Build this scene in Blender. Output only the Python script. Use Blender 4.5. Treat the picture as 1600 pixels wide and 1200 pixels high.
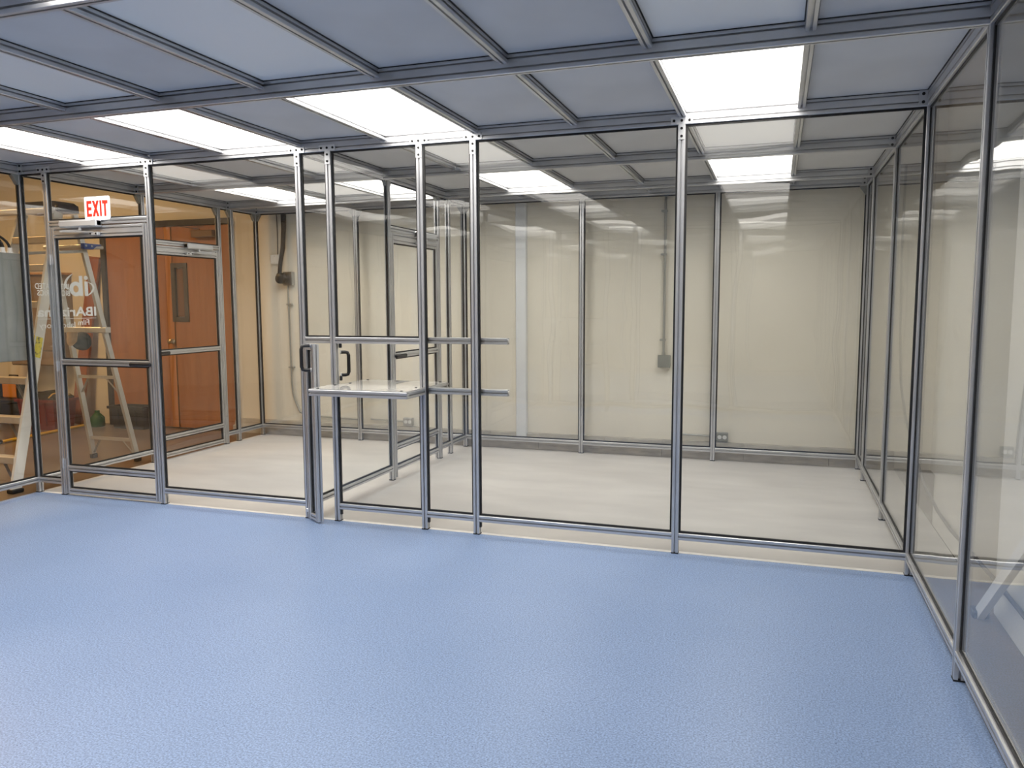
import bpy, bmesh, math, random
from mathutils import Vector, Matrix

for o in list(bpy.data.objects):
    bpy.data.objects.remove(o, do_unlink=True)
SC = bpy.context.scene
COL = SC.collection
random.seed(7)

# ------------------------------------------------------------------ camera
PITCH, YAW, ROLL = math.radians(5.886), math.radians(18.668), math.radians(-0.242)
cam = bpy.data.cameras.new('camera')
cam.sensor_width = 36.0
cam.lens = 1224.58 / 1600 * 36.0
cam.clip_start = 0.05
co = bpy.data.objects.new('camera', cam)
COL.objects.link(co)
cy, sy, cp, sp = math.cos(YAW), math.sin(YAW), math.cos(PITCH), math.sin(PITCH)
F = Vector((-sy * cp, cy * cp, -sp)); R = Vector((cy, sy, 0)); U = R.cross(F)
R2 = R * math.cos(ROLL) + U * math.sin(ROLL); U2 = U * math.cos(ROLL) - R * math.sin(ROLL)
M = Matrix((R2, U2, -F)).transposed().to_4x4()
M.translation = Vector((0, -4.5444, 1.4607))
co.matrix_world = M
SC.camera = co

# ------------------------------------------------------------------ world, exposure
w = bpy.data.worlds.new('world'); SC.world = w; w.use_nodes = True
w.node_tree.nodes['Background'].inputs[0].default_value = (1.0, 0.85, 0.65, 1)
w.node_tree.nodes['Background'].inputs[1].default_value = 0.05
SC.view_settings.view_transform = 'Standard'
SC.view_settings.look = 'None'
SC.view_settings.exposure = 0.95
SC.view_settings.gamma = 1.0
SC.view_settings.use_curve_mapping = False
SC.cycles.transparent_max_bounces = 40
SC.cycles.max_bounces = 8
SC.cycles.glossy_bounces = 4
SC.cycles.diffuse_bounces = 5
SC.cycles.sample_clamp_indirect = 6.0
LIGHT_STRENGTH = 2.3
LAMP_W = 5.2

# warm hall lamps above the area left of the clean room (ceiling fixtures of the building)
def hall_lamp(x, y, z, sx, sy_, power, colour):
    l = bpy.data.lights.new('hall_lamp', 'AREA'); l.shape = 'RECTANGLE'
    l.size = sx; l.size_y = sy_; l.energy = power; l.color = colour
    o = bpy.data.objects.new('hall_lamp', l); COL.objects.link(o); o.location = (x, y, z)
    return o
hall_lamp(-7.6, 0.4, 3.5, 0.6, 1.2, 46, (1.0, 0.61, 0.25))
hall_lamp(-7.8, -3.2, 3.5, 0.6, 1.2, 36, (1.0, 0.61, 0.25))
hall_lamp(-2.4, 1.0, 3.5, 1.2, 0.6, 10, (1.0, 0.72, 0.42))

# ------------------------------------------------------------------ materials
def mat(name, colour=(.8, .8, .8), rough=.5, metal=0.0, spec=.5):
    m = bpy.data.materials.new(name); m.use_nodes = True
    b = m.node_tree.nodes['Principled BSDF']
    b.inputs['Base Color'].default_value = (*colour, 1)
    b.inputs['Roughness'].default_value = rough
    b.inputs['Metallic'].default_value = metal
    b.inputs['Specular IOR Level'].default_value = spec
    return m

def noisy(m, c1, c2, scale=5.0, detail=4.0, lo=.4, hi=.6, stretch=(1, 1, 1), bump=0.0, rough=None):
    """object-space noise between two colours, optional relief"""
    nt = m.node_tree; b = nt.nodes['Principled BSDF']
    tc = nt.nodes.new('ShaderNodeTexCoord'); mp = nt.nodes.new('ShaderNodeMapping')
    mp.inputs['Scale'].default_value = stretch
    n = nt.nodes.new('ShaderNodeTexNoise'); n.inputs['Scale'].default_value = scale; n.inputs['Detail'].default_value = detail
    r = nt.nodes.new('ShaderNodeValToRGB')
    r.color_ramp.elements[0].position = lo; r.color_ramp.elements[1].position = hi
    r.color_ramp.elements[0].color = (*c1, 1); r.color_ramp.elements[1].color = (*c2, 1)
    nt.links.new(tc.outputs['Object'], mp.inputs['Vector']); nt.links.new(mp.outputs[0], n.inputs['Vector'])
    nt.links.new(n.outputs[0], r.inputs[0]); nt.links.new(r.outputs[0], b.inputs['Base Color'])
    if bump:
        bp = nt.nodes.new('ShaderNodeBump'); bp.inputs['Strength'].default_value = bump; bp.inputs['Distance'].default_value = .01
        nt.links.new(n.outputs[0], bp.inputs['Height']); nt.links.new(bp.outputs[0], b.inputs['Normal'])
    return m, r, b

ALU = mat('anodised_aluminium', (.60, .605, .62), .38, .85)
noisy(ALU, (.57, .575, .59), (.64, .645, .66), 3.0, 2)
PLATE = mat('bare_aluminium_plate', (.72, .73, .74), .35, .8)
noisy(PLATE, (.70, .71, .72), (.76, .77, .78), 8, 2)
RUBBER = mat('black_rubber', (.008, .008, .009), .55)
BOLT = mat('black_oxide_screw', (.012, .012, .013), .4, .5)
BLACK = mat('black_plastic', (.012, .012, .014), .35)
STEEL = mat('steel', (.5, .5, .5), .3, 1.0)
GREYPAINT = mat('grey_painted_steel', (.30, .31, .32), .45)
noisy(GREYPAINT, (.22, .228, .215), (.255, .262, .25), 6, 3)
CLOSER = mat('silver_closer_paint', (.55, .56, .57), .4, .5)
WHITE = mat('white_paint', (.80, .81, .82), .5)
CONDUIT = mat('galvanised_conduit', (.42, .42, .40), .45, .6)

def glass_material(name, tint, wave, scale):
    m = bpy.data.materials.new(name); m.use_nodes = True
    nt = m.node_tree; nt.nodes.clear()
    out = nt.nodes.new('ShaderNodeOutputMaterial'); mix = nt.nodes.new('ShaderNodeMixShader')
    tr = nt.nodes.new('ShaderNodeBsdfTransparent'); tr.inputs[0].default_value = (*tint, 1)
    gl = nt.nodes.new('ShaderNodeBsdfGlossy'); gl.inputs['Roughness'].default_value = 0.006
    gl.inputs[0].default_value = (.98, .98, .98, 1)
    geo = nt.nodes.new('ShaderNodeNewGeometry')
    dot = nt.nodes.new('ShaderNodeVectorMath'); dot.operation = 'DOT_PRODUCT'
    ab = nt.nodes.new('ShaderNodeMath'); ab.operation = 'ABSOLUTE'
    one = nt.nodes.new('ShaderNodeMath'); one.operation = 'SUBTRACT'; one.inputs[0].default_value = 1.0; one.use_clamp = True
    pw = nt.nodes.new('ShaderNodeMath'); pw.operation = 'POWER'; pw.inputs[1].default_value = 5.0
    ma = nt.nodes.new('ShaderNodeMath'); ma.operation = 'MULTIPLY_ADD'
    ma.inputs[1].default_value = .96; ma.inputs[2].default_value = .04
    tc = nt.nodes.new('ShaderNodeTexCoord'); no = nt.nodes.new('ShaderNodeTexNoise')
    no.inputs['Scale'].default_value = scale; no.inputs['Detail'].default_value = 1.0
    bp = nt.nodes.new('ShaderNodeBump'); bp.inputs['Strength'].default_value = wave; bp.inputs['Distance'].default_value = .02
    L = nt.links.new
    L(geo.outputs['Normal'], dot.inputs[0]); L(geo.outputs['Incoming'], dot.inputs[1])
    L(dot.outputs['Value'], ab.inputs[0]); L(ab.outputs[0], one.inputs[1]); L(one.outputs[0], pw.inputs[0]); L(pw.outputs[0], ma.inputs[0])
    L(tc.outputs['Object'], no.inputs['Vector']); L(no.outputs[0], bp.inputs['Height']); L(bp.outputs[0], gl.inputs['Normal'])
    L(ma.outputs[0], mix.inputs[0]); L(tr.outputs[0], mix.inputs[1]); L(gl.outputs[0], mix.inputs[2]); L(mix.outputs[0], out.inputs[0])
    return m
GLASS = glass_material('clear_acrylic', (.975, .978, .972), .22, 1.5)
GLASSDOOR = glass_material('clear_polycarbonate', (.975, .978, .972), .2, 1.4)

# ceiling panels
PANEL = mat('grey_white_ceiling_panel', (.62, .63, .66), .6)
noisy(PANEL, (.535, .535, .545), (.575, .575, .585), 2.0, 2)
DIFFUSER = mat('unlit_white_diffuser', (.80, .80, .79), .45)
LIT = bpy.data.materials.new('lit_diffuser'); LIT.use_nodes = True
nt = LIT.node_tree; nt.nodes.clear()
em = nt.nodes.new('ShaderNodeEmission'); em.inputs[0].default_value = (1.0, .958, .895, 1); em.inputs[1].default_value = LIGHT_STRENGTH
ou = nt.nodes.new('ShaderNodeOutputMaterial'); nt.links.new(em.outputs[0], ou.inputs[0])

# floors and walls
VINYL = mat('blue_vinyl', (.2, .3, .5), .38)
def vinyl():
    nt = VINYL.node_tree; b = nt.nodes['Principled BSDF']; L = nt.links.new
    tc = nt.nodes.new('ShaderNodeTexCoord')
    def noise(s, d):
        n = nt.nodes.new('ShaderNodeTexNoise'); n.inputs['Scale'].default_value = s; n.inputs['Detail'].default_value = d
        L(tc.outputs['Object'], n.inputs['Vector']); return n
    big = noise(1.1, 3); fine = noise(150, 2); speck = noise(190, 1)
    r1 = nt.nodes.new('ShaderNodeValToRGB'); L(big.outputs[0], r1.inputs[0])
    r1.color_ramp.elements[0].position = .35; r1.color_ramp.elements[1].position = .65
    r1.color_ramp.elements[0].color = (.186, .266, .432, 1); r1.color_ramp.elements[1].color = (.207, .288, .458, 1)
    r2 = nt.nodes.new('ShaderNodeValToRGB'); L(fine.outputs[0], r2.inputs[0])
    r2.color_ramp.elements[0].position = .36; r2.color_ramp.elements[1].position = .64
    r2.color_ramp.elements[0].color = (.72, .72, .72, 1); r2.color_ramp.elements[1].color = (1.26, 1.26, 1.26, 1)
    mx = nt.nodes.new('ShaderNodeMix'); mx.data_type = 'RGBA'; mx.blend_type = 'MULTIPLY'; mx.inputs[0].default_value = 1
    L(r1.outputs[0], mx.inputs[6]); L(r2.outputs[0], mx.inputs[7])
    r3 = nt.nodes.new('ShaderNodeValToRGB'); L(speck.outputs[0], r3.inputs[0])
    r3.color_ramp.elements[0].position = .685; r3.color_ramp.elements[1].position = .72
    mx2 = nt.nodes.new('ShaderNodeMix'); mx2.data_type = 'RGBA'
    L(r3.outputs[0], mx2.inputs[0]); L(mx.outputs[2], mx2.inputs[6]); mx2.inputs[7].default_value = (.045, .075, .17, 1)
    L(mx2.outputs[2], b.inputs['Base Color'])
    b.inputs['Specular IOR Level'].default_value = .35
vinyl()
CONCRETE = mat('pale_sealed_concrete', (.5, .49, .46), .5)
noisy(CONCRETE, (.46, .445, .425), (.555, .54, .515), 1.2, 6, .35, .7, (1, 2.6, 1))
BROWNFLOOR = mat('brown_sealed_concrete', (.16, .115, .075), .3)
noisy(BROWNFLOOR, (.13, .095, .065), (.20, .15, .10), 1.6, 5, .35, .7)
CREAM = mat('cream_wall_paint', (.7, .66, .55), .7)
noisy(CREAM, (.76, .715, .63), (.83, .785, .70), .9, 5, .3, .7, bump=.08)
OUTWHITE = mat('white_wall_paint', (.75, .74, .70), .7)
noisy(OUTWHITE, (.72, .71, .67), (.78, .77, .73), 1.1, 4, .3, .7)
SILL = mat('grey_masonry_sill', (.42, .39, .35), .8)
noisy(SILL, (.36, .335, .30), (.50, .465, .415), 7, 6, .3, .7, (1, 1, 4), bump=.5)
PILASTER = mat('bluish_white_trim', (.74, .76, .80), .5)
noisy(PILASTER, (.72, .74, .78), (.77, .79, .83), 2, 2)
DARK = mat('dark_roof_deck', (.10, .09, .08), .8)
EDGE = mat('pale_adhesive_edge', (.74, .71, .64), .6)
noisy(EDGE, (.76, .745, .70), (.86, .845, .80), 6, 4)
WOOD = mat('orange_oak_veneer', (.35, .13, .035), .35)
noisy(WOOD, (.34, .130, .034), (.43, .175, .050), 2.2, 5, .3, .7, (9, 9, .7))
WOODLIGHT = mat('light_oak_edge', (.5, .2, .06), .35)
noisy(WOODLIGHT, (.46, .19, .05), (.55, .24, .075), 2.2, 5, .3, .7, (12, 12, .7))
DOORFRAME = mat('dark_bronze_frame', (.035, .026, .02), .4)
PINE = mat('pine_board', (.55, .30, .12), .6)
noisy(PINE, (.50, .26, .10), (.62, .36, .16), 3, 5, .3, .7, (8, 8, .8))
REDBOARD = mat('redwood_board', (.34, .10, .035), .6)
noisy(REDBOARD, (.28, .08, .03), (.40, .14, .05), 3, 5, .3, .7, (8, 8, .8))
LADDER = mat('ladder_aluminium', (.66, .65, .62), .4, .7)
noisy(LADDER, (.62, .61, .58), (.70, .69, .66), 4, 3)
LADDERFRAME = mat('ladder_fibreglass_rail', (.68, .67, .63), .5)
noisy(LADDERFRAME, (.64, .63, .59), (.72, .71, .67), 4, 3)
STEPMAT = mat('ladder_step', (.58, .50, .38), .5, .3)
BLUEPLASTIC = mat('blue_plastic', (.010, .016, .05), .4)
BRIGHTBLUE = mat('bright_blue_plastic', (.03, .07, .28), .4)
YELLOW = mat('yellow_plastic', (.70, .42, .02), .4)
LABELYELLOW = mat('yellow_label', (.75, .62, .03), .5)
noisy(LABELYELLOW, (.10, .09, .03), (.75, .63, .04), 30, 2, .38, .5)
ORANGE = mat('orange_plastic', (.75, .28, .03), .4)
REDTOTE = mat('dark_red_plastic', (.18, .022, .020), .4)
CHARCOAL = mat('charcoal_plastic', (.022, .022, .023), .5)
GREEN = mat('green_plastic', (.03, .12, .05), .5)
TAN = mat('tan_canvas', (.42, .30, .18), .9)
noisy(TAN, (.38, .27, .16), (.47, .34, .21), 40, 3)
GREYCLOTH = mat('dark_grey_cloth', (.06, .062, .06), .9)
noisy(GREYCLOTH, (.05, .052, .05), (.08, .082, .08), 40, 3)
CARD = mat('brown_cabinet_board', (.36, .22, .11), .7)
noisy(CARD, (.24, .165, .095), (.30, .21, .125), 4, 4)
SIGNWHITE = mat('sign_white', (.86, .84, .84), .35)
SIGNRED = mat('sign_red', (.72, .028, .012), .4)
DECAL = mat('white_vinyl_lettering', (.86, .87, .87), .5)
CORD = mat('orange_cord', (.60, .17, .06), .5)
SHELF = mat('glossy_white_laminate', (.46, .455, .435), .03, 0, .9)
GREYCABLE = mat('grey_cable', (.12, .12, .125), .6)
BRASS = mat('satin_knob_metal', (.55, .46, .33), .3, .9)
WINFRAME = mat('dark_grey_frame_paint', (.075, .062, .05), .5)
BRONZE = mat('bronze_closer_paint', (.22, .13, .07), .5)
DARKGLASS = mat('dark_door_glass', (.20, .10, .05), .15)

# ------------------------------------------------------------------ mesh building
class MB:
    def __init__(s): s.v = []; s.f = []; s.m = []
    def add(s, vs, fs, mi=0, mtx=None):
        k = len(s.v)
        s.v += [tuple(mtx @ Vector(p)) if mtx else tuple(p) for p in vs]
        s.f += [tuple(i + k for i in f) for f in fs]; s.m += [mi] * len(fs)
        return s
    def box(s, x0, x1, y0, y1, z0, z1, mi=0, mtx=None):
        v = [(x, y, z) for z in (z0, z1) for y in (y0, y1) for x in (x0, x1)]
        return s.add(v, [(0, 2, 3, 1), (4, 5, 7, 6), (0, 1, 5, 4), (2, 6, 7, 3), (0, 4, 6, 2), (1, 3, 7, 5)], mi, mtx)
    def bbox(s, x0, x1, y0, y1, z0, z1, b=.004, mi=0, mtx=None):
        """bevelled box: three crossed slabs joined as an 8 x 3 corner hull"""
        xs, ys, zs = (x0, x1), (y0, y1), (z0, z1)
        bm = bmesh.new()
        for x in xs:
            for y in ys:
                for z in zs:
                    dx = b if x == x0 else -b; dy = b if y == y0 else -b; dz = b if z == z0 else -b
                    bm.verts.new((x, y + dy, z + dz)); bm.verts.new((x + dx, y, z + dz)); bm.verts.new((x + dx, y + dy, z))
        bmesh.ops.convex_hull(bm, input=bm.verts)
        bmesh.ops.dissolve_limit(bm, angle_limit=.01, verts=bm.verts, edges=bm.edges)
        bm.verts.index_update()
        s.add([v.co[:] for v in bm.verts], [[v.index for v in f.verts] for f in bm.faces], mi, mtx); bm.free()
        return s
    def prism(s, poly, axis, a, b, mi=0, mtx=None):
        """extrude a 2-D polygon along an axis"""
        def P(u, v, t): return {'x': (t, u, v), 'y': (u, t, v), 'z': (u, v, t)}[axis]
        n = len(poly)
        v = [P(u, q, a) for u, q in poly] + [P(u, q, b) for u, q in poly]
        f = [(i, (i + 1) % n, n + (i + 1) % n, n + i) for i in range(n)] + [tuple(range(n))[::-1], tuple(range(n, 2 * n))]
        return s.add(v, f, mi, mtx)
    def bar(s, p, q, wx, wy, up=(0, 0, 1), mi=0, taper=1.0):
        """rectangular bar from p to q"""
        p, q = Vector(p), Vector(q); d = (q - p).normalized()
        a = d.cross(Vector(up)).normalized(); b = a.cross(d)
        vs = []
        for c, k in ((p, 1.0), (q, taper)):
            for sx, sy_ in ((-1, -1), (1, -1), (1, 1), (-1, 1)): vs.append(c + a * sx * wx / 2 * k + b * sy_ * wy / 2 * k)
        return s.add(vs, [(3, 2, 1, 0), (4, 5, 6, 7), (0, 1, 5, 4), (1, 2, 6, 5), (2, 3, 7, 6), (3, 0, 4, 7)], mi)
    def tube(s, pts, r, n=10, mi=0, cap=True):
        pts = [Vector(p) for p in pts]; rings = []; a = None
        for i, p in enumerate(pts):
            d = (pts[min(i + 1, len(pts) - 1)] - pts[max(i - 1, 0)]).normalized()
            if a is None:
                a = d.cross(Vector((0, 0, 1)) if abs(d.z) < .9 else Vector((1, 0, 0))).normalized()
            else:
                a = (a - d * a.dot(d)).normalized()
            b = d.cross(a)
            rr = r[i] if isinstance(r, (list, tuple)) else r
            rings.append([p + (a * math.cos(t * 2 * math.pi / n) + b * math.sin(t * 2 * math.pi / n)) * rr for t in range(n)])
        vs = [v for g in rings for v in g]
        fs = [(i * n + t, i * n + (t + 1) % n, (i + 1) * n + (t + 1) % n, (i + 1) * n + t) for i in range(len(pts) - 1) for t in range(n)]
        if cap: fs += [tuple(range(n))[::-1], tuple((len(pts) - 1) * n + t for t in range(n))]
        return s.add(vs, fs, mi)
    def ring(s, axis, a0, a1, b0, b1, k, t0, t1, mi=0):
        """rectangular frame of width k lying across an axis, t0..t1 thick"""
        def P(u, v, t): return {'x': (t, u, v), 'y': (u, t, v), 'z': (u, v, t)}[axis]
        o = [(a0, b0), (a1, b0), (a1, b1), (a0, b1)]; i = [(a0 + k, b0 + k), (a1 - k, b0 + k), (a1 - k, b1 - k), (a0 + k, b1 - k)]
        vs = [P(u, v, t) for t in (t0, t1) for q in (o, i) for u, v in q]
        fs = []
        for n in range(4):
            m = (n + 1) % 4
            fs += [(n, m, 4 + m, 4 + n), (8 + n, 12 + n, 12 + m, 8 + m), (n, 8 + n, 8 + m, m), (4 + n, 4 + m, 12 + m, 12 + n)]
        return s.add(vs, fs, mi)
    def disc(s, c, axis, r, h, n=12, mi=0):
        c = Vector(c); d = {'x': Vector((1, 0, 0)), 'y': Vector((0, 1, 0)), 'z': Vector((0, 0, 1))}[axis]
        return s.tube([c - d * h / 2, c + d * h / 2], r, n, mi)

ORIG = {}
def empty(name, loc, label=None, cat=None, group=None, kind=None):
    o = bpy.data.objects.new(name, None); COL.objects.link(o); o.location = loc; o.empty_display_size = .1
    ORIG[o] = Vector(loc); tag(o, label, cat, group, kind); return o
def tag(o, label=None, cat=None, group=None, kind=None):
    if label: o['label'] = label
    if cat: o['category'] = cat
    if group: o['group'] = group
    if kind: o['kind'] = kind
    return o
def build(name, mb, mats, parent=None, smooth=False, origin=None):
    mats = mats if isinstance(mats, (list, tuple)) else [mats]
    v = [Vector(p) for p in mb.v]
    if origin is None:
        lo = [min(p[i] for p in v) for i in range(3)]; hi = [max(p[i] for p in v) for i in range(3)]
        origin = Vector(((lo[0] + hi[0]) / 2, (lo[1] + hi[1]) / 2, lo[2]))
    origin = Vector(origin)
    me = bpy.data.meshes.new(name)
    me.from_pydata([tuple(p - origin) for p in v], [], mb.f)
    for m in mats: me.materials.append(m)
    me.polygons.foreach_set('material_index', mb.m)
    bm = bmesh.new(); bm.from_mesh(me); bmesh.ops.recalc_face_normals(bm, faces=bm.faces); bm.to_mesh(me); bm.free()
    if smooth:
        me.polygons.foreach_set('use_smooth', [True] * len(me.polygons))
        try: me.set_sharp_from_angle(angle=math.radians(40))
        except Exception: pass
    me.update()
    o = bpy.data.objects.new(name, me); COL.objects.link(o)
    if parent:
        o.parent = parent; o.location = origin - ORIG[parent]
    else: o.location = origin
    ORIG[o] = origin
    return o

# ------------------------------------------------------------------ T-slot extrusions
S = .040
def profile(w_, h_, c=.002, g=.0045, lip=.003, g2=.0100, d=.0135):
    def side(L):
        out = [(-L / 2 + c, 0)]
        for k in range(int(round(L / S))):
            t = -L / 2 + S / 2 + S * k
            out += [(t - g, 0), (t - g, lip), (t - g2, lip), (t - g * .8, d), (t + g * .8, d), (t + g2, lip), (t + g, lip), (t + g, 0)]
        return out + [(L / 2 - c, 0)]
    pts = []
    pts += [(t, -h_ / 2 + e) for t, e in side(w_)]
    pts += [(w_ / 2 - e, t) for t, e in side(h_)]
    pts += [(-t, h_ / 2 - e) for t, e in side(w_)]
    pts += [(-w_ / 2 + e, -t) for t, e in side(h_)]
    return pts
def extrusion(axis, a, b, cu, cv, w_=S, h_=S):
    """T-slot bar along an axis; (cu, cv) = centre in the two other axes"""
    return MB().prism([(u + cu, v + cv) for u, v in profile(w_, h_)], axis, a, b)
def post(parent, x, y, z1=2.44, name='post', foot=True):
    o = build(name, extrusion('z', .006, z1, x, y), ALU, parent)
    if foot:
        build('foot_pad', MB().box(x - .021, x + .021, y - .021, y + .021, 0, .007), RUBBER, o)
    return o
def rail(parent, axis, a, b, c, z, h_=S, name='rail'):
    return build(name, extrusion(axis, a, b, c, z, S, h_), ALU, parent)
def pane(parent, axis, a0, a1, c, z0, z1, m=None, name='glass_panel', gask=.011):
    e, t = .007, .003
    mb = MB()
    if axis == 'x': mb.box(a0 - e, a1 + e, c - t, c + t, z0 - e, z1 + e)
    else: mb.box(c - t, c + t, a0 - e, a1 + e, z0 - e, z1 + e)
    o = build(name, mb, m or GLASS, parent)
    k, q = gask, .0065
    gb = MB()
    if axis == 'x': gb.ring('y', a0, a1, z0, z1, k, c - q, c + q)
    else: gb.ring('x', a0, a1, z0, z1, k, c - q, c + q)
    build('gasket', gb, RUBBER, o)
    return o
H = S / 2
def tee_plate(parent, x, y, zc=2.46, sgn=-1):
    """T-shaped joining plate with five screws on the room side of a post"""
    f = y + sgn * H; g = f + sgn * .005
    mb = MB()
    lo, hi = min(f, g), max(f, g)
    mb.box(x - .060, x + .060, lo, hi, zc - .019, zc + .019)
    mb.box(x - .019, x + .019, lo, hi, zc - .102, zc - .019)
    for dx, dz in ((-.042, 0), (0, 0), (.042, 0), (0, -.042), (0, -.084)):
        mb.disc((x + dx, g + sgn * .0015, zc + dz), 'y', .0075, .003, 12, 1)
    return build('joining_plate', mb, [PLATE, BOLT], parent)
def gusset(parent, axis, p, sgn, c, z=2.44, s=.055):
    """triangular corner brace below a beam; p = face of the post, sgn = direction along the axis"""
    mb = MB(); q = p + sgn * s
    poly = [(p, z), (q, z), (q, z - .008), (p + sgn * .010, z - s * 1.4), (p, z - s * 1.4)]
    if axis == 'x': mb.prism(poly, 'y', c - .016, c + .016)
    else: mb.prism(poly, 'x', c - .016, c + .016)
    return build('corner_brace', mb, GREYPAINT, parent)

XL, XR, XP = -5.46, .705, -3.0
ZB = 2.44                       # underside of the beams
YS = [-6.10, -4.885, -3.67, -2.455, -1.238, 0.0, 1.136, 2.365, 2.834]
XK = [XL] + [XR - .6165 * k for k in range(9, 0, -1)] + [XR]
RB = .103                       # centre height of the bottom rail

# ================================================================== SETTING: building shell and floors
def struct(name, mb, m, label, cat):
    return tag(build(name, mb, m), label, cat, None, 'structure')
struct('floor', MB().box(XL - .02, XR + .02, -6.4, -.004, -.02, 0), VINYL, 'speckled blue vinyl floor covering the front of the clean room', 'floor')
struct('floor_concrete', MB().box(XL - .02, XR + .295, -.004, 2.99, -.02, 0), CONCRETE, 'pale bare concrete floor behind the front glass partition', 'floor')
fm = MB()
fm.box(-10.2, XL - .02, -8.2, 3.0, -.03, -.0005); fm.box(XR + .02, 1.4, -8.2, -.004, -.03, -.0005); fm.box(XL - .02, XR + .02, -8.2, -6.4, -.03, -.0005)
struct('floor_hall', fm, BROWNFLOOR, 'brown sealed concrete floor of the hall outside the glass', 'floor')
struct('trim_1', MB().box(XL + .02, XR - .02, .0, .032, 0, .0015), EDGE, 'pale strip along the edge of the blue vinyl', 'floor trim')
wb = MB()
wb.box(-10.2, 1.4, 2.97, 3.2, 0, 3.6)
wall_back_b = struct('wall_outer_back', wb, CREAM, 'scuffed cream painted wall behind the clean room', 'wall')
struct('wall_outer_left', MB().box(-10.4, -10.2, -8.2, 3.2, 0, 3.6), CREAM, 'cream wall at the far left of the hall', 'wall')
wr = MB().box(1.30, 1.5, -8.2, 3.2, 0, 3.6)
wall_right_b = struct('wall_outer_right', wr, OUTWHITE, 'white wall outside the right glass wall', 'wall')
build('wall_pier', MB().box(1.005, 1.30, .02, 1.12, 0, 3.6), OUTWHITE, wall_right_b)
build('wall_pier', MB().box(1.005, 1.30, -2.6, -.45, 0, 3.6), OUTWHITE, wall_right_b)
struct('wall_outer_rear', MB().box(-10.4, 1.5, -8.4, -8.2, 0, 3.6), CREAM, 'cream wall of the hall behind the camera', 'wall')
struct('ceiling_hall', MB().box(-10.4, 1.5, -8.4, 3.2, 3.6, 3.7), DARK, 'dark roof deck above the clean room', 'ceiling')
# masonry sill along the foot of the back wall, slightly uneven
sb = MB(); x = -5.9
while x < 1.0:
    L = random.uniform(.5, .9); x1 = min(x + L, 1.004); d = random.uniform(-.004, .004)
    sb.prism([(2.885 + d, 0), (2.97, 0), (2.97, .155), (2.93, .152 + d), (2.915 + d, .085), (2.885 + d, .075)], 'x', x, x1 - .002); x = x1
struct('baseboard_back', sb, SILL, 'grey chipped masonry sill at the foot of the back wall', 'baseboard')

# ================================================================== CEILING GRID
ceil = empty('ceiling', (-2.4, -1.6, ZB), 'clean room ceiling of white panels in an aluminium grid', 'ceiling', None, 'structure')
ZBM = ZB + .04
for y in YS[1:]:
    build('beam', extrusion('x', XL + H, XR - H, y, ZBM, S, .08), ALU, ceil)
build('beam', extrusion('x', XL + H, XR - H, YS[0], ZBM, S, .08), ALU, ceil)
for x in (XL, XR):
    build('beam', extrusion('y', YS[0] - H, YS[-1] + H, x, ZBM, S, .08), ALU, ceil)
for j in range(5, 8):     # beam above the inner partition, between the cross beams
    build('beam', extrusion('y', YS[j] + H, YS[j + 1] - H, XP, ZBM, S, .08), ALU, ceil)
LITCOL = (1, 3, 5, 8)
LITROW = {1: True, 3: False, 5: False}
ROWLIT = [True, False, True, False, True, False, True, None]
light_spots = []
for j in range(8):
    y0, y1 = YS[j] + H, YS[j + 1] - H
    for k in range(10):
        if k and not (j >= 5 and abs(XK[k] - XP) < .03):
            build('cross_member', extrusion('y', y0, y1, XK[k], ZB + .06), ALU, ceil)
        x0, x1 = XK[k] + H, XK[k + 1] - H
        e = H - .001
        if k in LITCOL and ROWLIT[j]:
            light_spots.append((j, k, x0 - e, x1 + e, y0 - e, y1 + e))
        else:
            m = DIFFUSER if (k in LITCOL and ROWLIT[j] is False) else PANEL
            p = build('ceiling_panel' if m is PANEL else 'diffuser_panel', MB().box(x0 - e, x1 + e, y0 - e, y1 + e, ZB + .0805, ZB + .0865), m, ceil)
            build('gasket', MB().ring('z', x0, x1, y0, y1, .005, ZB + .077, ZB + .080), RUBBER, p)
# screwed end plates where the cross beams meet the side beams
for y in YS[5:]:
    for x, s in ((XR, -1), (XL, 1)):
        mb = MB(); fx = x + s * H
        yf = y - H
        mb.box(min(fx, fx + s * .040), max(fx, fx + s * .040), yf - .005, yf, ZB + .003, ZB + .077)
        for dz in (.02, .06): mb.disc((fx + s * .020, yf - .0065, ZB + dz), 'y', .008, .003, 12, 1)
        build('end_plate', mb, [ALU, BOLT], ceil)

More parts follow.
